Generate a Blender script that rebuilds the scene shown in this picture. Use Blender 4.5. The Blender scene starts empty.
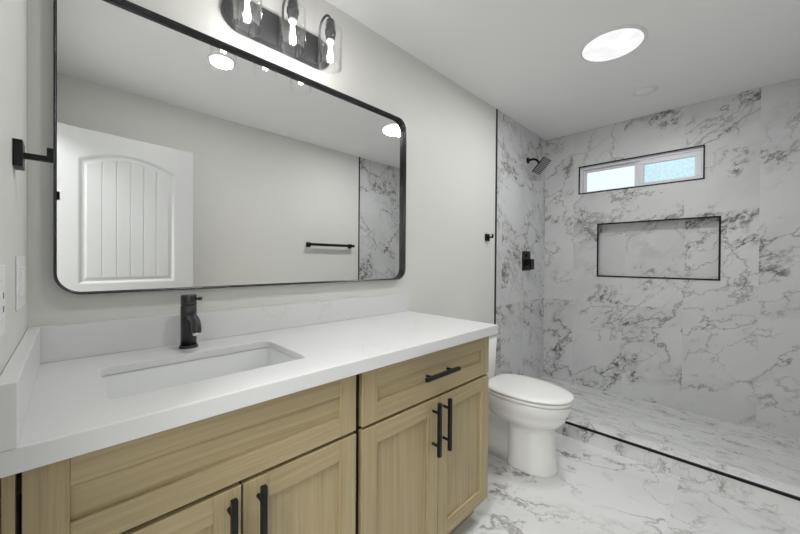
import bpy, bmesh, math, random
from mathutils import Vector, Matrix

random.seed(4)
S = bpy.context.scene
C = S.collection
PI = math.pi

# ------------------------------------------------------------------ room dimensions (metres)
H = 2.44        # ceiling
L = 3.512       # window wall
T = 2.540       # where paint gives way to tile / curb front
RW = 1.812      # room width (opposite wall at y = -RW)
W = 1.503       # countertop right end
D = 0.602       # countertop depth
ZC = 0.917      # countertop top
ZB = 0.876      # countertop underside
ZS = 1.0195     # splash top
ZK = 0.1015     # curb top
ZSF = 0.055     # shower floor
WY0, WY1, WZ0, WZ1 = -0.3165, -1.197, 1.851, 2.108     # window opening
NY0, NY1, NZ0, NZ1 = -0.478, -1.289, 1.084, 1.560      # niche opening

# ------------------------------------------------------------------ camera
cam_d = bpy.data.cameras.new('camera')
cam = bpy.data.objects.new('camera', cam_d); C.objects.link(cam)
Rv = Vector((0.71087171, -0.70328376, 0.00730546))
Uv = Vector((-4.10699598e-04, 9.97199842e-03, 9.99950194e-01))
Fv = Vector((0.70332158, 0.71083931, -0.00679997))
M = Matrix((Rv, Uv, -Fv)).transposed().to_4x4()
M.translation = Vector((0.0804, -1.3858, 1.2114))
cam.matrix_world = M
cam_d.sensor_fit = 'HORIZONTAL'; cam_d.sensor_width = 36.0
cam_d.lens = 334.9992 * 36.0 / 800.0
cam_d.shift_y = -3.9263 / 800.0
cam_d.clip_start = 0.02; cam_d.clip_end = 60
S.camera = cam

# ------------------------------------------------------------------ world, view, lights
wd = bpy.data.worlds.new('daylight'); S.world = wd; wd.use_nodes = True
bg = wd.node_tree.nodes['Background']
bg.inputs['Color'].default_value = (0.86, 0.95, 1.0, 1)
bg.inputs['Strength'].default_value = 0.95
S.view_settings.view_transform = 'Standard'
S.view_settings.look = 'None'
S.view_settings.exposure = 0.22
S.view_settings.gamma = 1.0
S.view_settings.use_curve_mapping = False
S.cycles.use_denoising = True
S.cycles.max_bounces = 12
S.cycles.diffuse_bounces = 8
S.cycles.glossy_bounces = 6
S.cycles.transmission_bounces = 8
S.cycles.transparent_max_bounces = 16
S.cycles.sample_clamp_indirect = 4.0
S.cycles.caustics_refractive = False

P_SKY, P_CAN, P_HALL_FILL, P_BULB = 11.0, 4.2, 42.0, 1.1   # lamp powers / strengths, with the added hall fill


def area_light(name, loc, size, power, rot=(0, 0, 0), col=(1, 1, 1), parent=None):
    l = bpy.data.lights.new(name, 'AREA'); l.shape = 'DISK'; l.size = size
    l.energy = power; l.color = col
    o = bpy.data.objects.new(name, l); C.objects.link(o)
    o.location = loc; o.rotation_euler = rot
    return o


# ------------------------------------------------------------------ material helpers
def new_mat(name):
    m = bpy.data.materials.new(name); m.use_nodes = True
    nt = m.node_tree; b = nt.nodes['Principled BSDF']
    return m, nt, b


def simple(name, col, rough=0.5, metal=0.0, spec=0.5, bump=0.0, bscale=200.0, var=0.0, coat=0.0):
    m, nt, b = new_mat(name)
    b.inputs['Base Color'].default_value = (*col, 1)
    b.inputs['Roughness'].default_value = rough
    b.inputs['Metallic'].default_value = metal
    b.inputs['Specular IOR Level'].default_value = spec
    b.inputs['Coat Weight'].default_value = coat
    tc = nt.nodes.new('ShaderNodeTexCoord')
    n = nt.nodes.new('ShaderNodeTexNoise'); n.inputs['Scale'].default_value = bscale
    n.inputs['Detail'].default_value = 4
    nt.links.new(tc.outputs['Object'], n.inputs['Vector'])
    if bump > 0:
        bp = nt.nodes.new('ShaderNodeBump'); bp.inputs['Strength'].default_value = bump
        bp.inputs['Distance'].default_value = 0.002
        nt.links.new(n.outputs['Fac'], bp.inputs['Height'])
        nt.links.new(bp.outputs['Normal'], b.inputs['Normal'])
    if var > 0:
        n2 = nt.nodes.new('ShaderNodeTexNoise'); n2.inputs['Scale'].default_value = 3.0
        nt.links.new(tc.outputs['Object'], n2.inputs['Vector'])
        mx = nt.nodes.new('ShaderNodeMix'); mx.data_type = 'RGBA'
        mx.inputs['A'].default_value = (*[c * (1 - var) for c in col], 1)
        mx.inputs['B'].default_value = (*[min(1, c * (1 + var)) for c in col], 1)
        nt.links.new(n2.outputs['Fac'], mx.inputs['Factor'])
        nt.links.new(mx.outputs['Result'], b.inputs['Base Color'])
    return m


class NG:
    """small node-building helper"""
    def __init__(s, nt): s.nt = nt
    def val(s, sock, v):
        if isinstance(v, (int, float)): sock.default_value = v
        elif isinstance(v, tuple): sock.default_value = v
        else: s.nt.links.new(v, sock)
    def math(s, op, a, b=0.0, c=None):
        n = s.nt.nodes.new('ShaderNodeMath'); n.operation = op
        s.val(n.inputs[0], a); s.val(n.inputs[1], b)
        if c is not None: s.val(n.inputs[2], c)
        return n.outputs[0]
    def noise(s, vec, scale, detail=6, rough=0.55, dist=0.0):
        n = s.nt.nodes.new('ShaderNodeTexNoise')
        s.val(n.inputs['Vector'], vec); n.inputs['Scale'].default_value = scale
        n.inputs['Detail'].default_value = detail; n.inputs['Roughness'].default_value = rough
        n.inputs['Distortion'].default_value = dist
        return n.outputs['Fac']
    def rng(s, v, a, b, c=0.0, d=1.0, mode='SMOOTHSTEP'):
        n = s.nt.nodes.new('ShaderNodeMapRange'); n.interpolation_type = mode
        s.val(n.inputs['Value'], v)
        n.inputs['From Min'].default_value = a; n.inputs['From Max'].default_value = b
        n.inputs['To Min'].default_value = c; n.inputs['To Max'].default_value = d
        return n.outputs['Result']
    def comb(s, x, y, z):
        n = s.nt.nodes.new('ShaderNodeCombineXYZ')
        s.val(n.inputs[0], x); s.val(n.inputs[1], y); s.val(n.inputs[2], z)
        return n.outputs[0]
    def mix(s, f, a, b):
        n = s.nt.nodes.new('ShaderNodeMix'); n.data_type = 'RGBA'
        s.val(n.inputs['Factor'], f); s.val(n.inputs['A'], a); s.val(n.inputs['B'], b)
        return n.outputs['Result']


def marble(name, ua, va, tw, th, u0, v0, base=(0.60, 0.61, 0.615), rough=0.36, seed=0.0,
           angle=0.5, strength=1.0, grout=0.0016, vs=1.0, stretch=0.6, stagger=0.0):
    """large format veined marble tile; ua/va = the object axes the tiles run along"""
    m, nt, b = new_mat(name); g = NG(nt)
    tc = nt.nodes.new('ShaderNodeTexCoord')
    sp = nt.nodes.new('ShaderNodeSeparateXYZ'); nt.links.new(tc.outputs['Object'], sp.inputs[0])
    u = g.math('SUBTRACT', sp.outputs[ua], u0); v = g.math('SUBTRACT', g.math('SUBTRACT', sp.outputs[va], v0), sp.outputs[3 - ua - va])
    fu = g.math('DIVIDE', u, tw); iu = g.math('FLOOR', fu)
    fv = g.math('DIVIDE', v, th)
    if stagger: fv = g.math('ADD', fv, g.math('MULTIPLY', iu, stagger))
    iv = g.math('FLOOR', fv)
    # every tile is cut from another piece of the slab
    ou = g.math('ADD', g.math('MULTIPLY', iu, 3.17), g.math('MULTIPLY', iv, 1.73))
    ov = g.math('ADD', g.math('MULTIPLY', iu, 1.31), g.math('MULTIPLY', iv, 5.19))
    uu = g.math('ADD', u, ou); vv = g.math('ADD', v, ov)
    ca, sa = math.cos(angle), math.sin(angle)
    ru = g.math('ADD', g.math('MULTIPLY', uu, ca), g.math('MULTIPLY', vv, sa))
    rv = g.math('SUBTRACT', g.math('MULTIPLY', vv, ca), g.math('MULTIPLY', uu, sa))
    rv = g.math('MULTIPLY', rv, stretch)
    vec = g.comb(ru, rv, seed)
    def ridge(scale, w, detail, r, dist, z):
        n = g.noise(g.comb(ru, rv, seed + z), scale * vs, detail, r, dist)
        a = g.math('ABSOLUTE', g.math('SUBTRACT', n, 0.5))
        return g.rng(a, 0.0, w, 1.0, 0.0)
    def mask(scale, a, bb, z):
        return g.rng(g.noise(g.comb(ru, rv, seed + z), scale * vs, 3, 0.5, 0.0), a, bb)
    # warped crack network (thin, crisp) plus softer ridges and gravelly clusters
    def warped(amp, sc, z):
        wx = g.math('MULTIPLY', g.math('SUBTRACT', g.noise(g.comb(ru, rv, seed + z), sc, 7, 0.62), 0.5), amp)
        wy = g.math('MULTIPLY', g.math('SUBTRACT', g.noise(g.comb(ru, rv, seed + z + 9.0), sc, 7, 0.62), 0.5), amp)
        return g.comb(g.math('ADD', ru, wx), g.math('ADD', rv, wy), seed + z)
    def crack(amp, sc, vsc, w, z):
        n = nt.nodes.new('ShaderNodeTexVoronoi'); n.feature = 'DISTANCE_TO_EDGE'
        n.inputs['Scale'].default_value = vsc * vs; g.val(n.inputs['Vector'], warped(amp, sc, z))
        return g.rng(n.outputs['Distance'], 0.0, w, 1.0, 0.0)
    k1 = mask(2.3, 0.40, 0.56, 11.0)
    c1 = g.math('MULTIPLY', crack(0.75, 2.6, 2.3, 0.022, 51.0), k1)
    c2 = g.math('MULTIPLY', crack(0.50, 4.0, 5.0, 0.035, 61.0), mask(2.8, 0.47, 0.58, 67.0))
    soft = g.math('MULTIPLY', crack(0.75, 2.6, 2.3, 0.11, 51.0), mask(2.9, 0.48, 0.66, 71.0))
    v2 = g.math('MULTIPLY', ridge(2.6, 0.016, 9, 0.66, 0.3, 7.0), mask(2.4, 0.47, 0.62, 17.0))
    cl = g.math('MULTIPLY', g.math('MULTIPLY', crack(0.75, 2.6, 2.3, 0.20, 51.0), mask(4.2, 0.54, 0.62, 37.0)),
                g.rng(g.noise(g.comb(ru, rv, seed + 5.0), 34 * vs, 7, 0.72, 0.4), 0.45, 0.60))
    t = g.math('ADD', g.math('MULTIPLY', c1, 0.72), g.math('MULTIPLY', c2, 0.50))
    t = g.math('ADD', t, g.math('MULTIPLY', soft, 0.20))
    t = g.math('ADD', t, g.math('MULTIPLY', v2, 0.62))
    t = g.math('ADD', t, g.math('MULTIPLY', cl, 1.0))
    t = g.math('MINIMUM', g.math('MULTIPLY', t, strength), 1.0)
    cloud = g.noise(vec, 2.2, 5, 0.6, 0.3)
    bc = g.mix(g.rng(cloud, 0.35, 0.7), (*[c * 1.05 for c in base], 1), (*[c * 0.93 for c in base], 1))
    vc = g.mix(g.noise(vec, 1.3, 2, 0.5, 0.0), (0.10, 0.10, 0.105, 1), (0.21, 0.185, 0.155, 1))
    col = g.mix(t, bc, vc)
    # grout joints
    du = g.math('MULTIPLY', g.math('SUBTRACT', 0.5, g.math('ABSOLUTE', g.math('SUBTRACT', g.math('FRACT', fu), 0.5))), tw)
    dv = g.math('MULTIPLY', g.math('SUBTRACT', 0.5, g.math('ABSOLUTE', g.math('SUBTRACT', g.math('FRACT', fv), 0.5))), th)
    gm = g.rng(g.math('MINIMUM', du, dv), grout * 0.5, grout, 0.4, 0.0)
    col = g.mix(gm, col, (0.58, 0.58, 0.57, 1))
    nt.links.new(col, b.inputs['Base Color'])
    b.inputs['Roughness'].default_value = rough
    bp = nt.nodes.new('ShaderNodeBump'); bp.inputs['Strength'].default_value = 0.15
    bp.inputs['Distance'].default_value = 0.001; bp.invert = True
    nt.links.new(gm, bp.inputs['Height']); nt.links.new(bp.outputs['Normal'], b.inputs['Normal'])
    return m


def quartz(name):
    m, nt, b = new_mat(name); g = NG(nt)
    tc = nt.nodes.new('ShaderNodeTexCoord')
    n = g.noise(tc.outputs['Object'], 2.4, 8, 0.6, 0.8)
    r = g.rng(g.math('ABSOLUTE', g.math('SUBTRACT', n, 0.5)), 0.0, 0.012, 1.0, 0.0)
    k = g.rng(g.noise(tc.outputs['Object'], 3.0, 2, 0.5), 0.5, 0.66)
    t = g.math('MULTIPLY', g.math('MULTIPLY', r, k), 0.30)
    col = g.mix(t, (0.68, 0.68, 0.685, 1), (0.50, 0.50, 0.49, 1))
    nt.links.new(col, b.inputs['Base Color'])
    b.inputs['Roughness'].default_value = 0.28
    return m


def wood(name, axis, tint=0.83, seed=0.0):
    """light oak veneer, grain along the given object axis (0 = x, 2 = z)"""
    m, nt, b = new_mat(name); g = NG(nt)
    tc = nt.nodes.new('ShaderNodeTexCoord')
    sp = nt.nodes.new('ShaderNodeSeparateXYZ'); nt.links.new(tc.outputs['Object'], sp.inputs[0])
    a = sp.outputs[axis]; o = sp.outputs[2 if axis == 0 else 0]
    wob = g.noise(g.comb(g.math('MULTIPLY', a, 1.2), g.math('MULTIPLY', o, 2.5), seed), 1.6, 2, 0.5)
    o2 = g.math('ADD', o, g.math('MULTIPLY', wob, 0.025))
    fine = g.noise(g.comb(g.math('MULTIPLY', a, 3.0), g.math('MULTIPLY', o2, 150.0), seed + 2), 1.0, 5, 0.65)
    band = g.noise(g.comb(g.math('MULTIPLY', a, 0.9), g.math('MULTIPLY', o2, 70.0), seed + 5), 1.0, 4, 0.6)
    blotch = g.noise(g.comb(a, g.math('MULTIPLY', o, 4.0), seed + 9), 1.6, 3, 0.5)
    c = g.mix(g.rng(band, 0.34, 0.66), (0.430 * tint, 0.342 * tint, 0.190 * tint, 1), (0.500 * tint, 0.402 * tint, 0.236 * tint, 1))
    c = g.mix(g.rng(fine, 0.48, 0.66, 0.0, 0.55), c, (0.325 * tint, 0.245 * tint, 0.135 * tint, 1))
    c = g.mix(g.rng(blotch, 0.45, 0.70, 0.0, 0.30), c, (0.50 * tint, 0.385 * tint, 0.215 * tint, 1))
    nt.links.new(c, b.inputs['Base Color'])
    b.inputs['Roughness'].default_value = 0.48
    bp = nt.nodes.new('ShaderNodeBump'); bp.inputs['Strength'].default_value = 0.08
    bp.inputs['Distance'].default_value = 0.001
    nt.links.new(fine, bp.inputs['Height']); nt.links.new(bp.outputs['Normal'], b.inputs['Normal'])
    return m


def emit(name, col, st):
    m = bpy.data.materials.new(name); m.use_nodes = True; nt = m.node_tree
    nt.nodes.clear()
    e = nt.nodes.new('ShaderNodeEmission'); e.inputs[0].default_value = (*col, 1); e.inputs[1].default_value = st
    o = nt.nodes.new('ShaderNodeOutputMaterial'); nt.links.new(e.outputs[0], o.inputs[0])
    return m


def clear_glass(name, tint=(1, 1, 1), edge=0.6, base=0.012):
    """thin clear glass: transmits straight through, mirrors the room more at grazing angles"""
    m = bpy.data.materials.new(name); m.use_nodes = True; nt = m.node_tree
    nt.nodes.clear(); g = NG(nt)
    tr = nt.nodes.new('ShaderNodeBsdfTransparent'); tr.inputs[0].default_value = (*tint, 1)
    gl = nt.nodes.new('ShaderNodeBsdfGlossy'); gl.inputs['Roughness'].default_value = 0.02
    lw = nt.nodes.new('ShaderNodeLayerWeight'); lw.inputs['Blend'].default_value = 0.5
    f = g.math('ADD', g.math('MULTIPLY', g.math('POWER', lw.outputs['Facing'], 4.0), edge), base)
    mx = nt.nodes.new('ShaderNodeMixShader'); g.val(mx.inputs[0], f)
    nt.links.new(tr.outputs[0], mx.inputs[1]); nt.links.new(gl.outputs[0], mx.inputs[2])
    o = nt.nodes.new('ShaderNodeOutputMaterial'); nt.links.new(mx.outputs[0], o.inputs[0])
    return m


def frosted(name, tint):
    m, nt, b = new_mat(name); g = NG(nt)
    b.inputs['Base Color'].default_value = (*tint, 1)
    b.inputs['Transmission Weight'].default_value = 1.0
    b.inputs['Roughness'].default_value = 0.25
    b.inputs['IOR'].default_value = 1.25
    tc = nt.nodes.new('ShaderNodeTexCoord')
    n = g.noise(tc.outputs['Object'], 60, 4, 0.6, 0.5)
    n2 = g.noise(tc.outputs['Object'], 70, 3, 0.6, 0.8)
    c = g.mix(g.rng(n2, 0.42, 0.60), (*[x * (0.90 if tint[0] < 0.9 else 0.975) for x in tint], 1), (*tint, 1))
    nt.links.new(c, b.inputs['Base Color'])
    bp = nt.nodes.new('ShaderNodeBump'); bp.inputs['Strength'].default_value = 0.6
    bp.inputs['Distance'].default_value = 0.003
    nt.links.new(n, bp.inputs['Height']); nt.links.new(bp.outputs['Normal'], b.inputs['Normal'])
    return m


m_paint = simple('wall_paint', (0.68, 0.68, 0.655), 0.55, bump=0.05, bscale=260)
m_ceil = simple('ceiling_paint', (0.86, 0.86, 0.865), 0.8, bump=0.05, bscale=180)
m_white = simple('white_door_paint', (0.57, 0.58, 0.585), 0.35)
m_black = simple('matte_black_metal', (0.006, 0.006, 0.007), 0.42, metal=0.0, spec=0.28, var=0.1)
m_satin = simple('satin_black_faucet', (0.016, 0.016, 0.018), 0.28, metal=0.0, spec=0.6)
m_frame = simple('brushed_black_frame', (0.038, 0.039, 0.043), 0.24, metal=0.6, var=0.1)
m_bronze = simple('dark_fixture_metal', (0.085, 0.085, 0.09), 0.36, metal=0.7, var=0.1)
m_porc = simple('white_porcelain', (0.80, 0.80, 0.79), 0.12, spec=0.6, coat=0.4)
m_seat = simple('white_seat_plastic', (0.83, 0.83, 0.82), 0.2, spec=0.5)
m_sink = simple('sink_porcelain', (0.78, 0.79, 0.79), 0.14, spec=0.5)
m_quartz = quartz('white_quartz')
m_plastic = simple('white_plastic', (0.78, 0.78, 0.79), 0.35)
m_vinyl = simple('white_vinyl', (0.80, 0.80, 0.85), 0.35)
m_gap = simple('dark_cabinet_carcass', (0.035, 0.018, 0.010), 0.7)
m_chrome = simple('polished_chrome', (0.7, 0.7, 0.7), 0.12, metal=1.0)
m_rubber = simple('grey_nozzle_rubber', (0.22, 0.22, 0.23), 0.5)
m_wv = wood('oak_vertical_grain', 2)
m_wh = wood('oak_horizontal_grain', 0, seed=3.0)
m_wp = wood('oak_panel_grain', 2, seed=7.0)
m_mirror = simple('mirror_silver', (0.90, 0.905, 0.90), 0.0, metal=1.0)
m_glass = clear_glass('clear_lamp_glass')
m_bulbglass = clear_glass('bulb_glass', edge=0.4, base=0.02)
m_fil = emit('lit_filament', (1.0, 0.98, 0.95), 9.0)
m_disc = emit('lit_ceiling_lens', (1.0, 1.0, 1.0), 3.2)
def prism(name, st):
    m = emit(name, (1, 1, 1), st); nt = m.node_tree; g = NG(nt)
    tc = nt.nodes.new('ShaderNodeTexCoord')
    v = nt.nodes.new('ShaderNodeTexVoronoi'); v.inputs['Scale'].default_value = 130
    nt.links.new(tc.outputs['Object'], v.inputs['Vector'])
    n = g.noise(tc.outputs['Object'], 9, 2, 0.5)
    f = g.math('MULTIPLY', g.rng(v.outputs['Distance'], 0.1, 0.7, 1.0, 0.90), g.rng(n, 0.35, 0.65, 0.93, 1.04))
    e = [x for x in nt.nodes if x.type == 'EMISSION'][0]
    nt.links.new(g.math('MULTIPLY', f, st), e.inputs[1])
    return m
m_disc = prism('lit_prismatic_lens', 0.92)
m_can = emit('lit_downlight_lens', (1.0, 1.0, 0.98), 6.0)
m_lens = simple('unlit_lens', (0.88, 0.88, 0.875), 0.4)
m_pane_l = frosted('obscure_glass_clear', (0.97, 1.0, 1.0))
m_pane_r = frosted('obscure_glass_blue', (0.68, 0.86, 0.91))
m_grout = simple('shower_caulk', (0.6, 0.6, 0.6), 0.7)

m_tile_win = marble('marble_window_wall', 1, 2, 0.4045, 1.20, -1.485, -0.355 - 3.512, seed=1.3, angle=0.9)
m_tile_side = marble('marble_shower_side', 0, 2, 0.4045, 1.20, 2.64, -0.355, seed=4.1, angle=1.2, vs=1.15)
m_tile_opp = marble('marble_opposite_wall', 0, 2, 0.61, 1.20, 2.54, -0.355 + 1.812, seed=8.6, angle=0.8)
m_tile_floor = marble('marble_floor', 0, 1, 1.20, 0.60, 0.16, -0.567, base=(0.70, 0.705, 0.705), seed=12.2, angle=0.35,
                      rough=0.3, strength=0.9, vs=0.8)
m_tile_sfl = marble('marble_shower_floor', 1, 0, 0.60, 1.2, -1.9, 2.5, base=(0.66, 0.67, 0.67), seed=15.7, angle=0.1, stretch=2.6,
                    vs=1.5, rough=0.4, strength=0.8)
m_tile_curb = marble('marble_curb', 1, 2, 0.60, 0.61, -1.73, -0.05 - 2.66, base=(0.72, 0.725, 0.73), seed=19.4, angle=0.4)


# ------------------------------------------------------------------ mesh helpers
def add_box(bm, x0, x1, y0, y1, z0, z1, bevel=0.0, seg=2, mi=0, rot=None):
    r = bmesh.ops.create_cube(bm, size=1.0)
    vs = r['verts']
    c = Vector(((x0 + x1) / 2, (y0 + y1) / 2, (z0 + z1) / 2))
    for v in vs:
        v.co = Vector((v.co.x * abs(x1 - x0), v.co.y * abs(y1 - y0), v.co.z * abs(z1 - z0)))
        if rot is not None: v.co = rot @ v.co
        v.co += c
    fs = set(f for v in vs for f in v.link_faces)
    for f in fs: f.material_index = mi
    if bevel > 0:
        es = list(set(e for v in vs for e in v.link_edges))
        rr = bmesh.ops.bevel(bm, geom=es, offset=bevel, segments=seg, affect='EDGES', profile=0.5)
        for f in rr['faces']: f.material_index = mi
    return vs


def add_cyl(bm, p0, p1, r0, r1=None, n=24, mi=0):
    p0 = Vector(p0); p1 = Vector(p1); r1 = r0 if r1 is None else r1
    d = (p1 - p0); ln = d.length
    q = d.normalized().to_track_quat('Z', 'Y').to_matrix().to_4x4()
    r = bmesh.ops.create_cone(bm, cap_ends=True, cap_tris=False, segments=n, radius1=r0, radius2=r1, depth=ln,
                              matrix=Matrix.Translation((p0 + p1) / 2) @ q)
    for f in set(f for v in r['verts'] for f in v.link_faces):
        f.material_index = mi; f.smooth = len(f.verts) == 4
    return r['verts']


def add_rings(bm, rings, cap0=True, cap1=True, smooth=True, mi=0, closed=False):
    vr = [[bm.verts.new(p) for p in ring] for ring in rings]
    n = len(vr[0])
    pairs = list(zip(vr[:-1], vr[1:])) + ([(vr[-1], vr[0])] if closed else [])
    for a, b in pairs:
        for i in range(n):
            f = bm.faces.new((a[i], a[(i + 1) % n], b[(i + 1) % n], b[i])); f.smooth = smooth; f.material_index = mi
    if not closed:
        if cap0: f = bm.faces.new(list(reversed(vr[0]))); f.material_index = mi
        if cap1: f = bm.faces.new(vr[-1]); f.material_index = mi


def add_lathe(bm, prof, cx, cy, n=32, mi=0, closed=False, cap0=True, cap1=True):
    rings = [[(cx + r * math.cos(2 * PI * i / n), cy + r * math.sin(2 * PI * i / n), z) for i in range(n)] for r, z in prof]
    add_rings(bm, rings, cap0, cap1, True, mi, closed)


def add_tube(bm, pts, r, n=14, mi=0):
    pts = [Vector(p) for p in pts]; rings = []
    up = None
    for i, p in enumerate(pts):
        t = (pts[min(i + 1, len(pts) - 1)] - pts[max(i - 1, 0)]).normalized()
        if up is None:
            up = t.orthogonal().normalized()
        s = t.cross(up).normalized(); up = s.cross(t).normalized()
        rr = r[i] if isinstance(r, (list, tuple)) else r
        rings.append([p + (s * math.cos(2 * PI * k / n) + up * math.sin(2 * PI * k / n)) * rr for k in range(n)])
    add_rings(bm, rings, mi=mi)


def rrect(x0, x1, z0, z1, r, n=8):
    """rounded rectangle outline, counter-clockwise in (x, z)"""
    pts = []
    for cx, cz, a0 in ((x1 - r, z1 - r, 0), (x0 + r, z1 - r, PI / 2), (x0 + r, z0 + r, PI), (x1 - r, z0 + r, 1.5 * PI)):
        for k in range(n + 1):
            a = a0 + (PI / 2) * k / n
            pts.append((cx + r * math.cos(a), cz + r * math.sin(a)))
    return pts


def wloc(o):
    v = Vector((0, 0, 0))
    while o is not None: v += o.location; o = o.parent
    return v


def obj(name, bm, mats, parent=None):
    if not isinstance(mats, (list, tuple)): mats = [mats]
    bmesh.ops.recalc_face_normals(bm, faces=bm.faces)
    if parent is not None:
        off = wloc(parent)
        for v in bm.verts: v.co -= off
    me = bpy.data.meshes.new(name); bm.to_mesh(me); bm.free()
    for mt in mats: me.materials.append(mt)
    o = bpy.data.objects.new(name, me); C.objects.link(o)
    if parent is not None: o.parent = parent
    return o


def thing(name, loc, label, cat, group=None):
    o = bpy.data.objects.new(name, None); C.objects.link(o); o.location = loc
    o.empty_display_size = 0.05
    o['label'] = label; o['category'] = cat
    if group: o['group'] = group
    return o


def recentre(o, loc):
    """move a top-level mesh's origin to loc without moving its surface"""
    loc = Vector(loc); o.data.transform(Matrix.Translation(-loc)); o.location = loc
    return o


def tag(o, label, cat, group=None):
    o['label'] = label; o['category'] = cat
    if group: o['group'] = group
    return o


def struct(name, bm, mats):
    o = obj(name, bm, mats); o['kind'] = 'structure'; return o


def B(): return bmesh.new()


def holed_slab(bm, axis, a0, a1, u0, u1, v0, v1, holes):
    """slab normal to x (axis 0) or y (axis 1) with rectangular holes given as (u0,u1,v0,v1)"""
    us = sorted(set([u0, u1] + [h[0] for h in holes] + [h[1] for h in holes]))
    vs = sorted(set([v0, v1] + [h[2] for h in holes] + [h[3] for h in holes]))
    inside = lambda u, v: any(h[0] < u < h[1] and h[2] < v < h[3] for h in holes)
    cell = {}
    P = lambda a, u, v: (a, u, v) if axis == 0 else (u, a, v)
    vc = {}
    def V(a, u, v):
        k = (a, u, v)
        if k not in vc: vc[k] = bm.verts.new(P(a, u, v))
        return vc[k]
    nu, nv = len(us) - 1, len(vs) - 1
    for i in range(nu):
        for j in range(nv):
            cell[i, j] = not inside((us[i] + us[i + 1]) / 2, (vs[j] + vs[j + 1]) / 2)
    for (i, j), s in cell.items():
        if not s: continue
        A, Bq, Cq, Dq = us[i], us[i + 1], vs[j], vs[j + 1]
        for a in (a0, a1):
            bm.faces.new((V(a, A, Cq), V(a, Bq, Cq), V(a, Bq, Dq), V(a, A, Dq)))
        if not cell.get((i - 1, j), False): bm.faces.new((V(a0, A, Cq), V(a0, A, Dq), V(a1, A, Dq), V(a1, A, Cq)))
        if not cell.get((i + 1, j), False): bm.faces.new((V(a0, Bq, Cq), V(a0, Bq, Dq), V(a1, Bq, Dq), V(a1, Bq, Cq)))
        if not cell.get((i, j - 1), False): bm.faces.new((V(a0, A, Cq), V(a0, Bq, Cq), V(a1, Bq, Cq), V(a1, A, Cq)))
        if not cell.get((i, j + 1), False): bm.faces.new((V(a0, A, Dq), V(a0, Bq, Dq), V(a1, Bq, Dq), V(a1, A, Dq)))


# ================================================================== THE ROOM
WT = 0.12
bm = B(); add_box(bm, -0.12, T + 0.01, -RW, 0.0, -0.10, 0.0)
struct('floor', bm, m_tile_floor)
bm = B(); add_box(bm, T + 0.112, L + 0.02, -RW, 0.0, -0.10, ZSF)
struct('floor_shower', bm, m_tile_sfl)
bm = B(); add_box(bm, -1.5, L + 0.3, -RW - 0.3, WT, H, H + 0.10)
struct('ceiling', bm, m_ceil)

bm = B(); add_box(bm, -WT, T, 0.0, WT, -0.1, H)
struct('wall_back', bm, m_paint)
bm = B(); add_box(bm, T, L + 0.2, 0.0, WT, -0.1, H)
struct('wall_back_tile', bm, m_tile_side)
bm = B(); add_box(bm, -WT, T, -RW - WT, -RW, -0.1, H)
struct('wall_front', bm, m_paint)
bm = B(); add_box(bm, T, L + 0.2, -RW - WT, -RW, -0.1, H)
struct('wall_front_tile', bm, m_tile_opp)

# window wall: window hole right through, niche pocket closed behind
bm = B()
holed_slab(bm, 0, L, L + 0.09, -RW, 0.0, -0.1, H, [(WY1, WY0, WZ0, WZ1), (NY1, NY0, NZ0, NZ1)])
holed_slab(bm, 0, L + 0.09, L + 0.20, -RW, 0.0, -0.1, H, [(WY1, WY0, WZ0, WZ1)])
struct('wall_right', bm, m_tile_win)

# left wall with the doorway the photographer stands in
DY0, DY1, DZ = -1.535, -0.775, 2.05
bm = B(); holed_slab(bm, 1, 0, 0, 0, 0, 0, 0, []) if False else None
holed_slab(bm, 0, -WT, 0.0, -RW, 0.0, -0.1, H, [(DY0, DY1, 0.0, DZ)])
struct('wall_left', bm, m_paint)
bm = B()
for x0, x1 in ((-WT - 0.012, -WT), (0.0, 0.012)):
    y_hi = DY1 + 0.055
    add_box(bm, x0, x1, DY1 + 0.0, y_hi, 0.0, DZ + 0.055, 0.003)
    if x0 < -0.01:
        add_box(bm, x0, x1, DY0 - 0.055, DY0, 0.0, DZ + 0.055, 0.003)
        add_box(bm, x0, x1, DY0, DY1, DZ, DZ + 0.055, 0.003)
struct('trim_1', bm, m_white)
# hallway beyond the doorway
bm = B(); add_box(bm, -1.40, -0.12, -2.0, -0.2, -0.10, 0.0)
struct('floor_hall', bm, m_tile_floor)
bm = B()
add_box(bm, -1.50, -1.40, -2.1, -0.1, -0.1, H)
add_box(bm, -1.40, -WT, -2.1, -2.0, -0.1, H)
add_box(bm, -1.40, -WT, -0.2, -0.1, -0.1, H)
struct('wall_hall', bm, m_paint)

# shower curb with its black metal edge
bm = B(); add_box(bm, T + 0.002, T + 0.115, -RW, 0.0, -0.05, ZK, 0.001, 1)
struct('shower_curb', bm, m_tile_curb)
bm = B()
add_box(bm, T - 0.003, T + 0.009, -RW, 0.0, ZK - 0.012, ZK + 0.0015)
struct('trim_2', bm, m_black)
bm = B(); add_box(bm, T - 0.012, T + 0.005, -0.006, 0.0, 0.0, H)
struct('trim_3', bm, m_black)
bm = B(); add_box(bm, T - 0.010, T + 0.004, -RW, -RW + 0.006, 0.0, H)
struct('trim_4', bm, m_black)


def frame_trim(name, y0, y1, z0, z1, t=0.010, p=0.005):
    bm = B()
    # p proud of the tile, t wide
    for a in ((y0 - t, y1 + t, z1, z1 + t), (y0 - t, y1 + t, z0 - t, z0), (y0 - t, y0, z0, z1), (y1, y1 + t, z0, z1)):
        add_box(bm, L - p, L + 0.004, a[0], a[1], a[2], a[3])
    return struct(name, bm, m_black)


frame_trim('trim_5', WY1 + 0.008, WY0 - 0.008, WZ0 + 0.008, WZ1 - 0.008)
frame_trim('trim_6', NY1 + 0.009, NY0 - 0.009, NZ0 + 0.009, NZ1 - 0.009, t=0.012)
# niche is not cut through the whole wall: its back is the rear slab of wall_right

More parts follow.
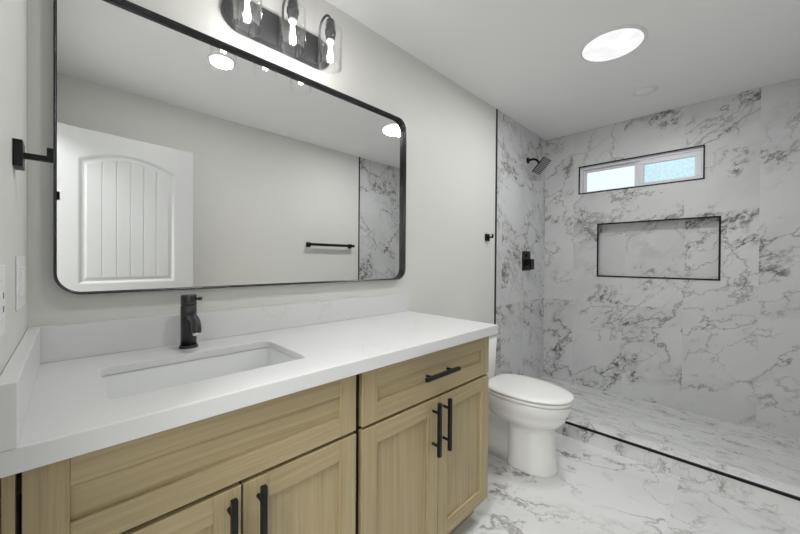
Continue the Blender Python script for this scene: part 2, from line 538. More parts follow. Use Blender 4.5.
# window: white vinyl slider, obscure glass
bm = B()
xi, xo = L + 0.022, L + 0.10
def vbar(bm, y0, y1, z0, z1, x0=xi, x1=xo, bv=0.003): add_box(bm, x0, x1, y0, y1, z0, z1, bv)
vbar(bm, WY1, WY0, WZ1 - 0.028, WZ1); vbar(bm, WY1, WY0, WZ0, WZ0 + 0.010)
vbar(bm, WY0 - 0.024, WY0, WZ0 + 0.010, WZ1 - 0.028); vbar(bm, WY1, WY1 + 0.020, WZ0 + 0.010, WZ1 - 0.028)
vbar(bm, -0.783, -0.745, WZ0 + 0.010, WZ1 - 0.028, L + 0.048, L + 0.058)
win = struct('window_1', bm, m_vinyl)
def sash(name, y0, y1, x0, x1, fr, zb, zt):
    bm = B()
    vbar(bm, y0, y1, zt - fr, zt, x0, x1); vbar(bm, y0, y1, zb, zb + fr * 0.7, x0, x1)
    vbar(bm, y0, y0 + fr, zb + fr * 0.7, zt - fr, x0, x1); vbar(bm, y1 - fr, y1, zb + fr * 0.7, zt - fr, x0, x1)
    return obj(name, bm, m_vinyl, win)
zb, zt = WZ0 + 0.010, WZ1 - 0.028
s1 = sash('window_sash', -0.765, WY0 - 0.024, L + 0.060, L + 0.085, 0.022, zb, zt)
s2 = sash('window_sash', WY1 + 0.020, -0.777, L + 0.030, L + 0.052, 0.038, zb, zt)
bm = B(); add_box(bm, L + 0.070, L + 0.075, -0.748, WY0 - 0.040, zb + 0.010, zt - 0.016); obj('window_pane', bm, m_pane_l, s1)
bm = B(); add_box(bm, L + 0.039, L + 0.044, WY1 + 0.052, -0.810, zb + 0.020, zt - 0.032); obj('window_pane', bm, m_pane_r, s2)

# ================================================================== CEILING LIGHTS
LY = -0.885
def ceiling_light(name, x, y, r, rim, lens_mat, label, cat, group=None, drop=0.006):
    t = thing(name, (x, y, H), label, cat, group)
    bm = B()
    add_lathe(bm, [(r, H - 0.0), (r + rim, H - 0.0), (r + rim, H - drop * 0.5), (r + rim * 0.6, H - drop), (r, H - drop)], x, y, 48, closed=True)
    obj('trim_ring', bm, m_plastic, t)
    bm = B()
    add_lathe(bm, [(r * 1.0, H - 0.0015), (r, H - drop * 0.8), (r * 0.6, H - drop * 1.3), (r * 0.05, H - drop * 1.5)], x, y, 48)
    obj('lens', bm, lens_mat, t)
    return t
ceiling_light('skylight_tube', 2.262, -0.870, 0.148, 0.014, m_disc, 'large bright round prismatic ceiling light between the toilet and shower', 'ceiling light', drop=0.008)
ceiling_light('downlight', 0.752, -0.885, 0.066, 0.012, m_can, 'small lit round recessed ceiling light above the vanity area, seen in the mirror', 'ceiling light')
ceiling_light('downlight', 3.010, -0.902, 0.062, 0.016, m_lens, 'small unlit round recessed ceiling light above the shower', 'ceiling light')
area_light('skylight_lamp', (2.262, -0.870, H - 0.02), 0.28, P_SKY)
area_light('downlight_lamp', (0.752, -0.885, H - 0.02), 0.12, P_CAN, col=(1, 0.99, 0.97))
area_light('hall_fill', (-0.75, -1.15, H - 0.02), 0.6, P_HALL_FILL)  # added unseen fill: sends even light through the doorway, no fixture there

# ================================================================== VANITY
FY = -0.572     # front plane of the doors
TH = 0.020
def shaker(bm, x0, x1, z0, z1, f, mi_v=0, mi_h=1):
    yb, yf = FY + TH, FY
    b = 0.0012
    add_box(bm, x0, x0 + f, yf, yb, z0, z1, b, 1, mi_v)
    add_box(bm, x1 - f, x1, yf, yb, z0, z1, b, 1, mi_v)
    add_box(bm, x0 + f, x1 - f, yf, yb, z0, z0 + f, b, 1, mi_h)
    add_box(bm, x0 + f, x1 - f, yf, yb, z1 - f, z1, b, 1, mi_h)


def bar_pull(p0, p1, parent, label=None):
    """square-section bar pull standing off the door on two round posts"""
    bm = B()
    p0 = Vector(p0); p1 = Vector(p1); d = (p1 - p0); ln = d.length; u = d.normalized()
    w = 0.0068
    if abs(u.x) > 0.5: add_box(bm, p0.x, p1.x, p0.y - w, p0.y + w, p0.z - w, p0.z + w, 0.0015)
    else: add_box(bm, p0.x - w, p0.x + w, p0.y - w, p0.y + w, min(p0.z, p1.z), max(p0.z, p1.z), 0.0015)
    for k in (0.19, 0.81):
        q = p0 + d * k
        add_cyl(bm, (q.x, FY, q.z), (q.x, q.y, q.z), 0.0052, n=16)
    o = obj('handle', bm, m_black, parent)
    return o


def cabinet(name, x0, x1, label):
    t = thing(name, ((x0 + x1) / 2, -0.28, 0), label, 'cabinet')
    bm = B()
    z0, z1, yb = 0.105, ZB, FY + TH + 0.006
    th = 0.018
    # open-topped carcass so that the sink bowl can hang inside
    add_box(bm, x0, x0 + th, yb, -0.002, z0, z1)
    add_box(bm, x1 - th, x1, yb, -0.002, z0, z1)
    add_box(bm, x0 + th, x1 - th, yb, -0.002, z0, z0 + th)
    add_box(bm, x0 + th, x1 - th, -0.008, -0.002, z0 + th, z1)
    add_box(bm, x0 + th, x1 - th, yb, yb + th, z1 - 0.06, z1)
    add_box(bm, x0 + th, x1 - th, yb, yb + th, 0.66, 0.70)
    obj('carcass', bm, [m_gap], t)
    bm = B(); add_box(bm, x0, x1, -0.50, -0.485, 0.0, z0); obj('toe_kick', bm, m_wh, t)
    return t


def door(t, x0, x1, z0, z1, f, hx):
    bm = B(); shaker(bm, x0, x1, z0, z1, f)
    d = obj('cabinet_door', bm, [m_wv, m_wh], t)
    bm = B(); add_box(bm, x0 + f - 0.003, x1 - f + 0.003, FY + 0.0095, FY + TH - 0.001, z0 + f - 0.003, z1 - f + 0.003)
    obj('door_panel', bm, m_wp, d)
    bar_pull((hx, FY - 0.033, z1 - 0.005), (hx, FY - 0.033, z1 - 0.206), d)
    return d


def drawer(t, x0, x1, z0, z1, f, handle=None):
    bm = B(); shaker(bm, x0, x1, z0, z1, f)
    d = obj('drawer_front', bm, [m_wv, m_wh], t)
    bm = B(); add_box(bm, x0 + f - 0.003, x1 - f + 0.003, FY + 0.0095, FY + TH - 0.001, z0 + f - 0.003, z1 - f + 0.003)
    obj('drawer_panel', bm, m_wh, d)
    if handle: bar_pull((handle[0], FY - 0.033, handle[2]), (handle[1], FY - 0.033, handle[2]), d)


ca = cabinet('vanity_cabinet', 0.004, 0.712, 'light oak sink base cabinet with wide drawer front under the sink, beside left wall')
bm = B(); add_box(bm, 0.0045, 0.0195, FY, FY + TH, 0.105, ZB - 0.002, 0.001, 1); obj('filler_strip', bm, m_wv, ca)
drawer(ca, 0.0265, 0.7025, 0.6940, 0.870, 0.056)
door(ca, 0.0265, 0.3685, 0.11, 0.6835, 0.060, 0.342)
door(ca, 0.3735, 0.7035, 0.11, 0.6835, 0.060, 0.408)
cb = cabinet('vanity_cabinet', 0.712, 1.470, 'light oak vanity cabinet with black drawer pull, beside the toilet')
bm = B(); add_box(bm, 1.470, 1.4725, FY + TH, -0.002, 0.105, ZB, 0.0); obj('side_panel', bm, m_wv, cb)
drawer(cb, 0.7265, 1.4725, 0.6940, 0.870, 0.063, (0.990, 1.192, 0.784))
door(cb, 0.7265, 1.1005, 0.11, 0.6835, 0.060, 1.068)
door(cb, 1.1045, 1.4725, 0.11, 0.6835, 0.060, 1.132)

# countertop with a sink cut-out, back splash and side splash
ct = thing('countertop', (0.75, -0.3, ZB), 'white quartz vanity countertop with back and side splashes', 'countertop')
SX0, SX1, SY0, SY1, SR = 0.140, 0.596, -0.470, -0.182, 0.022
bm = B()
ins = rrect(SX0, SX1, SY0, SY1, SR, 8)
out = [(W, 0.0), (0.001, 0.0), (0.001, -D), (W, -D)]
nq = len(ins) // 4
def plate(z, corners):
    iv = [bm.verts.new((x, y, z)) for x, y in ins]; ov = [bm.verts.new((x, y, z)) for x, y in corners]
    for q in range(4):
        for k in range(nq - 1): bm.faces.new((ov[q], iv[q * nq + k], iv[q * nq + k + 1]))
        bm.faces.new((ov[q], iv[q * nq + nq - 1], iv[((q + 1) * nq) % len(iv)], ov[(q + 1) % 4]))
    return iv, ov
lip = [(W - 0.022, -0.0005), (0.023, -0.0005), (0.023, -D + 0.022), (W - 0.022, -D + 0.022)]
out = [(W, -0.0005), (0.001, -0.0005), (0.001, -D), (W, -D)]
it, ot = plate(ZC, out); ib, lt = plate(ZC - 0.022, lip)
ob = [bm.verts.new((x, y, ZB)) for x, y in out]; lb = [bm.verts.new((x, y, ZB)) for x, y in lip]
for i in range(len(it)):
    j = (i + 1) % len(it); bm.faces.new((it[i], it[j], ib[j], ib[i]))
for i in range(4):
    j = (i + 1) % 4
    bm.faces.new((ot[i], ot[j], ob[j], ob[i])); bm.faces.new((ob[i], ob[j], lb[j], lb[i])); bm.faces.new((lb[i], lb[j], lt[j], lt[i]))
top = obj('counter_slab', bm, m_quartz, ct)
bv = top.modifiers.new('bevel', 'BEVEL'); bv.width = 0.0025; bv.segments = 2; bv.limit_method = 'ANGLE'; bv.angle_limit = math.radians(50)
bm = B(); add_box(bm, 0.001, W, -0.0235, -0.0005, ZC + 0.0003, ZS, 0.0015); obj('back_splash', bm, m_quartz, ct)
bm = B(); add_box(bm, 0.001, 0.0245, -0.604, -0.024, ZC + 0.0003, ZS, 0.0015); obj('side_splash', bm, m_quartz, ct)

ZR = ZC - 0.0225
# undermount sink
sk = thing('sink', (0.368, -0.326, ZR - 0.15), 'white rectangular undermount sink set in the vanity countertop', 'sink')
bm = B()
def sring(o, z, r): return [(x, y, z) for x, y in rrect(SX0 - o, SX1 + o, SY0 - o, SY1 + o, max(r, 0.004), 8)]
rings = [sring(0.022, ZR - 0.0005, SR + .02), sring(0.005, ZR - 0.0005, SR + .004), sring(0.004, ZR - 0.006, SR + .004), sring(0.000, ZR - 0.06, SR + .003),
         sring(-0.006, ZR - 0.115, SR), sring(-0.018, ZR - 0.135, SR + 0.004), sring(-0.05, ZR - 0.143, SR), sring(-0.12, ZR - 0.148, 0.01)]
outer = [sring(-0.12, ZR - 0.160, 0.01), sring(-0.02, ZR - 0.155, SR), sring(0.010, ZR - 0.13, SR), sring(0.016, ZR - 0.01, SR + .01), sring(0.022, ZR - 0.008, SR + .02)]
add_rings(bm, rings + outer, cap0=False, cap1=False, closed=False)
bm.verts.ensure_lookup_table()
nr = len(rings[0]); vv = list(bm.verts)
bm.faces.new(vv[(len(rings) - 1) * nr:len(rings) * nr]); 
k0 = 0; k1 = (len(rings) + len(outer) - 1) * nr
for i in range(nr):
    j = (i + 1) % nr
    f = bm.faces.new((vv[k0 + i], vv[k0 + j], vv[k1 + j], vv[k1 + i])); f.smooth = True
# drop the strip that linked the inner centre to the outer centre, the bottom is closed by caps
obj('basin', bm, m_sink, sk)
bm = B(); add_lathe(bm, [(0.030, ZR - 0.1475), (0.030, ZR - 0.145), (0.022, ZR - 0.1445), (0.006, ZR - 0.1455)], 0.368, -0.326, 28); obj('drain', bm, m_chrome, sk)

# faucet
fx, fy = 0.3665, -0.092
fc = thing('faucet', (fx, fy, ZC), 'matte black single-hole faucet standing behind the sink', 'faucet')
bm = B(); add_lathe(bm, [(0.0275, ZC + 0.0003), (0.0275, ZC + 0.007), (0.0262, ZC + 0.009), (0.023, ZC + 0.009)], fx, fy, 36); obj('base_flange', bm, m_satin, fc)
bm = B(); add_lathe(bm, [(0.0232, ZC + 0.009), (0.0232, ZC + 0.138), (0.0222, ZC + 0.139), (0.0222, ZC + 0.142)], fx, fy, 36); obj('body', bm, m_satin, fc)
bm = B()
spts = []
for k in range(13):
    a = k / 12
    spts.append((fx, fy - 0.018 - 0.082 * math.sin(a * PI / 2) ** 0.85 * 1.0, ZC + 0.106 - 0.042 * (a ** 2.6)))
add_tube(bm, spts, [0.0135] * 12 + [0.0128], 18)
obj('spout', bm, m_satin, fc)
bm = B(); add_cyl(bm, (fx, spts[-1][1], spts[-1][2] + 0.004), (fx, spts[-1][1] - 0.004, spts[-1][2] - 0.009), 0.0115, n=20)
obj('aerator', bm, m_chrome, fc)
hd = B(); add_lathe(hd, [(0.0225, ZC + 0.1425), (0.0232, ZC + 0.144), (0.0232, ZC + 0.173), (0.0215, ZC + 0.176), (0.004, ZC + 0.1765)], fx, fy, 36)
hdo = obj('handle_cap', hd, m_satin, fc)
bm = B(); add_cyl(bm, (fx + 0.014, fy - 0.013, ZC + 0.161), (fx + 0.026, fy - 0.023, ZC + 0.163), 0.0042, n=14)
add_cyl(bm, (fx + 0.024, fy - 0.022, ZC + 0.1628), (fx + 0.031, fy - 0.028, ZC + 0.1636), 0.0058, n=14)
obj('lever', bm, m_satin, hdo)

# ================================================================== MIRROR
mx0, mx1, mz0, mz1, mr = 0.050, 1.465, 1.1055, 2.020, 0.062
mi_ = thing('vanity_mirror', ((mx0 + mx1) / 2, 0.0, mz0), 'large rounded rectangular mirror in thin black metal frame above the vanity', 'mirror')
def mring(o, y): return [(x, y, z) for x, z in rrect(mx0 + o, mx1 - o, mz0 + o, mz1 - o, mr - o, 14)]
bm = B()
add_rings(bm, [mring(0, -0.001), mring(0, -0.0320), mring(0.0008, -0.033), mring(0.0028, -0.033), mring(0.0036, -0.0320), mring(0.0036, -0.018), mring(0.0052, -0.017), mring(0.0052, -0.0045),
               mring(0.0085, -0.0045), mring(0.0085, -0.001)], closed=True, smooth=False)
obj('mirror_frame', bm, m_frame, mi_)
bm = B()
add_rings(bm, [mring(0.0065, -0.0048), mring(0.0065, -0.0070)], smooth=False)
obj('mirror_glass', bm, m_mirror, mi_)

# ================================================================== VANITY LIGHT
lz = 2.166
vl = thing('vanity_light', (0.7135, 0.0, lz), 'dark metal three-lamp vanity light with clear glass cylinder shades above the mirror', 'light fixture')
bm = B()
add_rings(bm, [[(x, -0.001, z) for x, z in rrect(0.488, 0.960, lz - 0.068, lz + 0.068, 0.0675, 16)],
               [(x, -0.020, z) for x, z in rrect(0.488, 0.960, lz - 0.068, lz + 0.068, 0.0675, 16)],
               [(x, -0.024, z) for x, z in rrect(0.492, 0.956, lz - 0.064, lz + 0.064, 0.0635, 16)]], smooth=False)
obj('back_plate', bm, m_bronze, vl)
sy = -0.136
for sx in (0.536, 0.7105, 0.884):
    bm = B()
    pts = [(sx, -0.022, 2.112), (sx, -0.034, 2.112), (sx, -0.044, 2.117), (sx, -0.048, 2.128)]
    pts += [(sx, -0.048, 2.15 + 0.0225 * k) for k in range(5)]
    cz = 2.242; ra = (abs(sy) - 0.048) / 2
    for k in range(1, 13):
        a = PI * k / 12
        pts.append((sx, -0.048 - ra + ra * math.cos(a), cz + ra * math.sin(a)))
    add_tube(bm, pts, 0.0050, 12)
    add_cyl(bm, (sx, -0.020, 2.112), (sx, -0.028, 2.112), 0.011, n=18)
    arm = obj('arm', bm, m_bronze, vl)
    bm = B()
    add_lathe(bm, [(0.005, 2.250), (0.014, 2.249), (0.0175, 2.244), (0.0175, 2.222), (0.0200, 2.219), (0.0200, 2.2155),
                   (0.0200, 2.207), (0.0235, 2.203), (0.0235, 2.186), (0.0190, 2.182), (0.0190, 2.166), (0.0165, 2.162), (0.004, 2.162)], sx, sy, 28)
    obj('socket', bm, m_bronze, arm)
    bm = B(); add_lathe(bm, [(0.016, 2.1618), (0.0165, 2.157), (0.0155, 2.152), (0.004, 2.151)], sx, sy, 24)
    obj('lamp_holder', bm, m_plastic, arm)
    gz0, gz1, gr = 2.045, 2.2145, 0.0505
    bm = B()
    add_lathe(bm, [(gr, gz0), (gr, gz1 - 0.012), (gr - 0.003, gz1 - 0.004), (gr - 0.010, gz1), (0.0232, gz1 + 0.0005),
                   (0.0232, gz1 - 0.002), (gr - 0.011, gz1 - 0.0025), (gr - 0.005, gz1 - 0.006), (gr - 0.0025, gz1 - 0.013), (gr - 0.0025, gz0)], sx, sy, 48, closed=True)
    obj('glass_shade', bm, m_glass, vl)
    bt = 2.151
    bm = B()
    add_lathe(bm, [(0.013, bt + 0.0005), (0.0135, bt - 0.008), (0.018, bt - 0.020), (0.0235, bt - 0.036), (0.0265, bt - 0.054), (0.0255, bt - 0.070),
                   (0.019, bt - 0.086), (0.009, bt - 0.0935), (0.002, bt - 0.0945)], sx, sy, 32)
    bulb = obj('bulb', bm, m_bulbglass, vl)
    pl = bpy.data.lights.new('bulb_lamp', 'POINT'); pl.energy = P_BULB; pl.shadow_soft_size = 0.018; pl.color = (1, 0.985, 0.96)
    po = bpy.data.objects.new('bulb_lamp', pl); C.objects.link(po); po.location = (sx, sy, bt - 0.045)
    bm = B()
    for k in range(4):
        a = PI / 4 + k * PI / 2
        add_cyl(bm, (sx + 0.004 * math.cos(a), sy + 0.004 * math.sin(a), bt - 0.004), (sx + 0.010 * math.cos(a), sy + 0.010 * math.sin(a), bt - 0.082), 0.0030, n=8)
    obj('filament', bm, m_fil, bulb)

# ================================================================== HOOKS, SWITCHES, TOWEL BAR
def hook(label, pos, axis):
    """square plate on the wall, square arm standing out with an upturned end. axis 'x': out of left wall; 'y': out of back wall"""
    t = thing('robe_hook', pos, label, 'hook', None)
    x, y, z = pos
    def bx(bm, a0, a1, b0, b1, c0, c1, bv=0.001):   # a: out from wall, b: along wall, c: height
        if axis == 'x': add_box(bm, a0, a1, y + b0, y + b1, z + c0, z + c1, bv)
        else: add_box(bm, x + b0, x + b1, -a1, -a0, z + c0, z + c1, bv)
    bm = B(); bx(bm, 0.0005, 0.014, -0.027, 0.027, -0.027, 0.027); obj('mounting_plate', bm, m_black, t)
    bm = B(); bx(bm, 0.0135, 0.058, -0.006, 0.006, -0.006, 0.006); bx(bm, 0.047, 0.058, -0.006, 0.006, 0.005, 0.024); obj('hook_arm', bm, m_black, t)
    return t
hook('black square robe hook on left wall beside the mirror', (0.0, -0.334, 1.425), 'x')
hook('black square robe hook on back wall beside shower tile edge', (2.400, 0.0, 1.398), 'y')

sw = thing('switch_plate', (0.0, -0.225, 1.158), 'white multi-gang light switch plate on left wall beside vanity mirror', 'switch')
bm = B(); add_box(bm, 0.0002, 0.004, -0.306, -0.142, 1.098, 1.216, 0.0015); obj('cover', bm, m_plastic, sw)
for k in range(3):
    yc = -0.225 + (k - 1) * 0.046
    bm = B(); add_box(bm, 0.0035, 0.0055, yc - 0.016, yc + 0.016, 1.125, 1.191, 0.0015); obj('rocker', bm, m_plastic, sw)
ot_ = thing('outlet_plate', (0.0, -0.53, 1.14), 'white outlet cover plate on left wall at the photo edge', 'outlet')
bm = B(); add_box(bm, 0.0002, 0.004, -0.582, -0.508, 1.085, 1.200, 0.0015); obj('cover', bm, m_plastic, ot_)
bm = B(); add_box(bm, 0.0035, 0.005, -0.562, -0.528, 1.110, 1.175, 0.001)
obj('socket_face', bm, m_plastic, ot_)
bm = B()
for zz in (1.128, 1.150):
    add_box(bm, 0.0045, 0.0054, -0.551, -0.549, zz - 0.005, zz + 0.005); add_box(bm, 0.0045, 0.0054, -0.541, -0.539, zz - 0.005, zz + 0.005)
obj('socket_slots', bm, m_black, ot_)

tb = thing('towel_bar', (2.10, -RW, 1.375), 'black square towel bar on front wall, seen in the mirror', 'towel bar')
bm = B(); add_box(bm, 1.850, 2.425, -RW + 0.048, -RW + 0.070, 1.362, 1.390, 0.001); obj('bar', bm, m_black, tb)
for xx in (1.870, 2.400):
    bm = B(); add_box(bm, xx - 0.024, xx + 0.024, -RW + 0.0005, -RW + 0.012, 1.351, 1.399, 0.001)
    add_box(bm, xx - 0.011, xx + 0.011, -RW + 0.011, -RW + 0.060, 1.367, 1.383, 0.001); obj('bracket', bm, m_black, tb)

# ================================================================== ENTRY DOOR, open against the front wall
dl = 0.775; dang = math.atan2(-0.075, 0.735)
dr = bpy.data.objects.new('door_1', None); C.objects.link(dr); dr.location = (0.006, -1.524, 0.0); dr.rotation_euler = (0, 0, dang)
dr['kind'] = 'structure'; dr['label'] = 'white arched two-panel plank door open against the front wall'
def door_obj(name, bm, mat, parent):
    bmesh.ops.recalc_face_normals(bm, faces=bm.faces)
    me = bpy.data.meshes.new(name); bm.to_mesh(me); bm.free(); me.materials.append(mat)
    o = bpy.data.objects.new(name, me); C.objects.link(o); o.parent = parent; return o
# leaf in local coords: x along leaf, y=0 front face (towards the mirror), y=-0.035 back
px0, px1 = 0.118, 0.640
zb1, zs1, za1 = 1.050, 1.842, 1.912     # upper panel bottom, spring, apex
zb0, zt0 = 0.235, 0.905
def arch(x, o=0.0):
    # circular-ish arch between px0 and px1
    u = (x - (px0 + px1) / 2) / ((px1 - px0) / 2)
    return zs1 + (za1 - zs1) * (1 - u * u) - o
NX = 24
bm = B()
def quad(a, b, c, d, smooth=False):
    f = bm.faces.new([bm.verts.new(p) for p in (a, b, c, d)]); f.smooth = smooth
yF = 0.0
add_box(bm, 0.0, px0, -0.035, yF, 0.008, 2.032); add_box(bm, px1, dl - 0.012, -0.035, yF, 0.008, 2.032)
add_box(bm, px0, px1, -0.035, yF, 0.008, zb0); add_box(bm, px0, px1, -0.035, yF, zt0, zb1)
for i in range(NX):      # arched top rail
    xa = px0 + (px1 - px0) * i / NX; xb = px0 + (px1 - px0) * (i + 1) / NX
    for y in (yF, -0.035): quad((xa, y, arch(xa)), (xb, y, arch(xb)), (xb, y, 2.032), (xa, y, 2.032))
    quad((xa, yF, arch(xa)), (xb, yF, arch(xb)), (xb, -0.035, arch(xb)), (xa, -0.035, arch(xa)), True)
    quad((xa, yF, 2.032), (xb, yF, 2.032), (xb, -0.035, 2.032), (xa, -0.035, 2.032))
leaf = door_obj('door_leaf', bm, m_white, dr)
def door_panel(z0, topf, name):
    bm = B()
    def q(a, b, c, d):
        bm.faces.new([bm.verts.new(p) for p in (a, b, c, d)])
    # moulding: outer edge at face, dips 9 mm, rises to 5 mm below the face
    prof = [(0.0, -0.0005), (0.008, -0.0035), (0.016, -0.010), (0.026, -0.010), (0.040, -0.0045)]
    def outline(o):
        xs = [px0 + o + (px1 - px0 - 2 * o) * i / NX for i in range(NX + 1)]
        pts = [(x, z0 + o) for x in xs]
        pts += [(x, topf(px0 + (px1 - px0) * (NX - i) / NX) - o) for i, x in enumerate(reversed(xs))]
        return pts
    outs = [outline(o) for o, _ in prof]
    n = len(outs[0])
    for k in range(len(prof) - 1):
        a, b_ = outs[k], outs[k + 1]; ya, yb_ = prof[k][1], prof[k + 1][1]
        for i in range(n):
            j = (i + 1) % n
            q((a[i][0], ya, a[i][1]), (a[j][0], ya, a[j][1]), (b_[j][0], yb_, b_[j][1]), (b_[i][0], yb_, b_[i][1]))
    # plank field with V grooves
    o = prof[-1][0]; ix0, ix1 = px0 + o, px1 - o
    tz = lambda x: topf(px0 + (x - ix0) / (ix1 - ix0) * (px1 - px0)) - o
    xs = [ix0]; npl = 6; pw = (ix1 - ix0) / npl; g = 0.0035
    pr = [(ix0, -0.0045)]
    for k in range(1, npl):
        c = ix0 + pw * k
        pr += [(c - pw / 2, -0.0045), (c - g, -0.0045), (c, -0.0085), (c + g, -0.0045)]
    pr += [(ix1 - pw / 2, -0.0045), (ix1, -0.0045)]
    for (xa, ya), (xb, yb_) in zip(pr[:-1], pr[1:]):
        q((xa, ya, z0 + o), (xb, yb_, z0 + o), (xb, yb_, tz(xb)), (xa, ya, tz(xa)))
    # flat back
    for i in range(NX):
        xa = px0 + (px1 - px0) * i / NX; xb = px0 + (px1 - px0) * (i + 1) / NX
        q((xa, -0.030, z0), (xb, -0.030, z0), (xb, -0.030, topf(xb)), (xa, -0.030, topf(xa)))
    door_obj(name, bm, m_white, leaf)
door_panel(zb1, arch, 'door_panel'); door_panel(zb0, lambda x: zt0, 'door_panel')
bm = B()
kx, kz = 0.705, 0.955
add_cyl(bm, (kx, 0.0, kz), (kx, 0.007, kz), 0.027); add_cyl(bm, (kx, 0.007, kz), (kx, 0.042, kz), 0.009)
add_box(bm, kx - 0.105, kx + 0.010, 0.036, 0.048, kz - 0.009, kz + 0.009, 0.003)
door_obj('door_handle', bm, m_black, leaf)
for zz in (0.25, 1.02, 1.77):
    bm = B(); add_cyl(bm, (0.0, -0.004, zz - 0.040), (0.0, -0.004, zz + 0.040), 0.004, n=12); door_obj('hinge', bm, m_black, leaf)

# ================================================================== SHOWER FITTINGS
hx_, hz_ = 3.108, 2.150
sh = thing('showerhead', (hx_, 0.0, hz_), 'black square shower head on a short arm high on the tiled wall', 'shower head')
bm = B(); add_cyl(bm, (hx_, -0.0005, hz_), (hx_, -0.010, hz_), 0.029, 0.027, 28); add_cyl(bm, (hx_, -0.010, hz_), (hx_, -0.014, hz_), 0.024, 0.014, 28); obj('escutcheon', bm, m_black, sh)
bm = B()
add_tube(bm, [(hx_, -0.012, hz_), (hx_, -0.04, hz_ + 0.002), (hx_, -0.062, hz_), (hx_, -0.080, hz_ - 0.010), (hx_, -0.098, hz_ - 0.028), (hx_, -0.120, hz_ - 0.060)], 0.0105, 16)
arm = obj('shower_arm', bm, m_black, sh)
hc = Vector((hx_ + 0.004, -0.128, hz_ - 0.074))
ang = math.radians(46)
n_ = Vector((0, -math.sin(ang), -math.cos(ang)))        # spraying direction
e_ = Vector((0, -math.cos(ang), math.sin(ang)))
Rm = Matrix((Vector((1, 0, 0)), e_, -n_)).transposed()
bm = B(); add_box(bm, hc.x - 0.076, hc.x + 0.076, hc.y - 0.076, hc.y + 0.076, hc.z - 0.004, hc.z + 0.004, 0.001, 1, 0, Rm)
add_cyl(bm, hc - n_ * 0.004, hc - n_ * 0.018, 0.016, 0.010, 20)
hp = obj('head_plate', bm, m_black, sh)
bm = B()
fc_ = hc + n_ * 0.0045
add_box(bm, fc_.x - 0.072, fc_.x + 0.072, fc_.y - 0.072, fc_.y + 0.072, fc_.z - 0.0008, fc_.z + 0.0008, 0, 1, 0, Rm)
obj('spray_face', bm, simple('satin_spray_face', (0.42, 0.42, 0.43), 0.35, metal=0.4), hp)
bm = B()
for i in range(9):
    p = fc_ + e_ * (-0.062 + 0.0155 * i) + n_ * 0.002
    add_box(bm, p.x - 0.068, p.x + 0.068, p.y - 0.0028, p.y + 0.0028, p.z - 0.0016, p.z + 0.0016, 0, 1, 0, Rm)
obj('nozzle_rows', bm, m_black, hp)

sv = thing('shower_valve', (3.09, 0.0, 1.217), 'black square shower valve control on the tiled wall below the shower head', 'shower valve')
bm = B(); add_box(bm, 3.012, 3.168, -0.009, -0.0005, 1.130, 1.308, 0.0015); obj('valve_plate', bm, m_black, sv)
bm = B(); add_box(bm, 3.062, 3.118, -0.050, -0.009, 1.176, 1.232, 0.001); add_box(bm, 3.058, 3.122, -0.066, -0.048, 1.140, 1.236, 0.0015); obj('valve_handle', bm, m_black, sv)
bm = B(); add_box(bm, 3.072, 3.108, -0.022, -0.009, 1.258, 1.282, 0.0015); obj('diverter_button', bm, m_black, sv)

# ================================================================== TOILET
tx = 2.062
tl = thing('toilet', (tx, -0.37, 0), 'white elongated toilet with closed lid between vanity and shower curb', 'toilet')
def egg(yf, yb, hw, z, n=48, back=3.0, ym=None, dome=0.0):
    """outline: round front at yf, squarer back at yb; ym = y of the widest place"""
    ym = yb - 0.42 * (yb - yf) if ym is None else ym
    pts = []
    for k in range(n):
        a = 2 * PI * k / n
        c, s = math.cos(a), math.sin(a)
        if s >= 0:  # back half
            e = 2.0 / back
            x = hw * math.copysign(abs(c) ** e, c); y = ym + (yb - ym) * abs(s) ** e
        else:
            e = 2.0 / 2.15
            x = hw * math.copysign(abs(c) ** e, c); y = ym - (ym - yf) * abs(s) ** e
        pts.append((tx + x, y, z))
    return pts
bm = B()
# front pedestal column swelling into the bowl
add_rings(bm, [egg(-0.668, -0.40, 0.124, 0.0, ym=-0.53, back=4), egg(-0.668, -0.40, 0.124, 0.010, ym=-0.53, back=4), egg(-0.660, -0.40, 0.119, 0.05, ym=-0.53, back=4),
               egg(-0.652, -0.40, 0.114, 0.14, ym=-0.53, back=4), egg(-0.648, -0.40, 0.111, 0.22, ym=-0.53, back=4), egg(-0.650, -0.39, 0.113, 0.248, ym=-0.53, back=4),
               egg(-0.664, -0.34, 0.130, 0.264, ym=-0.50), egg(-0.694, -0.28, 0.154, 0.286, ym=-0.48), egg(-0.714, -0.25, 0.168, 0.318, ym=-0.46),
               egg(-0.721, -0.245, 0.173, 0.345, ym=-0.46), egg(-0.730, -0.24, 0.178, 0.352, ym=-0.46), egg(-0.736, -0.24, 0.181, 0.388, ym=-0.46),
               egg(-0.734, -0.24, 0.180, 0.403, ym=-0.46), egg(-0.724, -0.25, 0.172, 0.4085, ym=-0.46)])
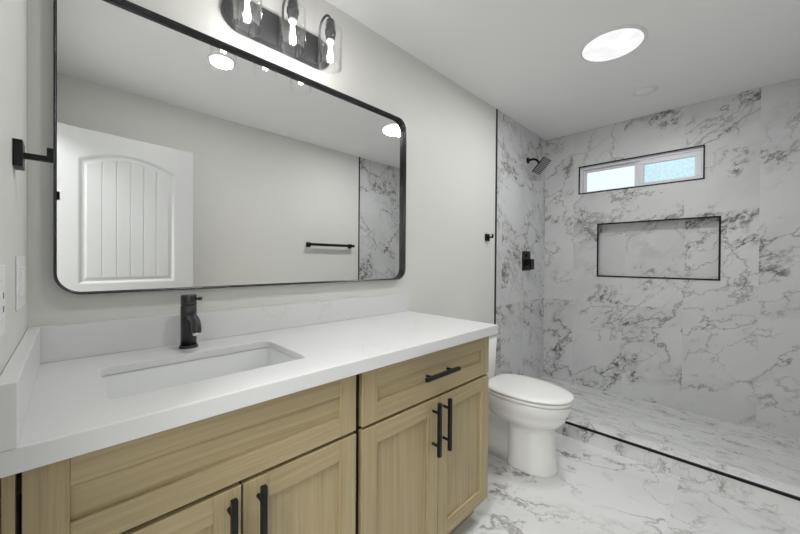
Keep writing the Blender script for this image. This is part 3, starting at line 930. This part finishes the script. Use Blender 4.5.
# rear trapway / foot and the deck under the tank
def rr(x0, x1, y0, y1, z, r): return [(x, y, z) for x, y in rrect(x0, x1, y0, y1, r, 6)]
add_rings(bm, [rr(tx - .092, tx + .092, -0.44, -0.06, 0.0, .03), rr(tx - .082, tx + .082, -0.44, -0.07, 0.06, .03), rr(tx - .068, tx + .068, -0.44, -0.10, 0.14, .03),
               rr(tx - .074, tx + .074, -0.42, -0.12, 0.22, .03), rr(tx - .115, tx + .115, -0.40, -0.10, 0.29, .03), rr(tx - .150, tx + .150, -0.36, -0.05, 0.34, .03),
               rr(tx - .165, tx + .165, -0.34, -0.035, 0.375, .03), rr(tx - .165, tx + .165, -0.34, -0.035, 0.400, .03)])
obj('bowl', bm, m_porc, tl)
bm = B()
add_rings(bm, [egg(-0.738, -0.262, 0.182, 0.4125, ym=-0.46), egg(-0.744, -0.260, 0.187, 0.417, ym=-0.46), egg(-0.744, -0.260, 0.187, 0.426, ym=-0.46), egg(-0.739, -0.262, 0.182, 0.4305, ym=-0.46)])
obj('seat', bm, m_seat, tl)
bm = B()
add_rings(bm, [egg(-0.739, -0.256, 0.181, 0.4340, ym=-0.46), egg(-0.747, -0.252, 0.189, 0.438, ym=-0.46), egg(-0.747, -0.252, 0.189, 0.446, ym=-0.46), egg(-0.742, -0.255, 0.184, 0.4515, ym=-0.46),
               egg(-0.70, -0.275, 0.155, 0.455, ym=-0.46), egg(-0.60, -0.35, 0.08, 0.457, ym=-0.46), egg(-0.50, -0.43, 0.015, 0.4575, ym=-0.465)])
obj('lid', bm, m_seat, tl)
for s in (-1, 1):
    bm = B(); add_box(bm, tx + s * 0.075 - 0.022, tx + s * 0.075 + 0.022, -0.262, -0.235, 0.401, 0.436, 0.006); obj('hinge', bm, m_seat, tl)
bm = B()
add_rings(bm, [rr(tx - .160, tx + .160, -0.185, -0.022, 0.398, .03), rr(tx - .168, tx + .168, -0.195, -0.015, 0.42, .035), rr(tx - .178, tx + .178, -0.200, -0.012, 0.70, .035)])
obj('tank', bm, m_porc, tl)
bm = B()
add_rings(bm, [rr(tx - .184, tx + .184, -0.206, -0.008, 0.701, .035), rr(tx - .186, tx + .186, -0.208, -0.007, 0.71, .035), rr(tx - .186, tx + .186, -0.208, -0.007, 0.728, .035), rr(tx - .178, tx + .178, -0.200, -0.012, 0.735, .03)])
obj('tank_lid', bm, m_porc, tl)
bm = B(); add_cyl(bm, (tx - 0.13, -0.199, 0.64), (tx - 0.13, -0.212, 0.64), 0.012, n=16); add_box(bm, tx - 0.135, tx - 0.06, -0.222, -0.212, 0.633, 0.646, 0.003); obj('flush_lever', bm, m_chrome, tl)
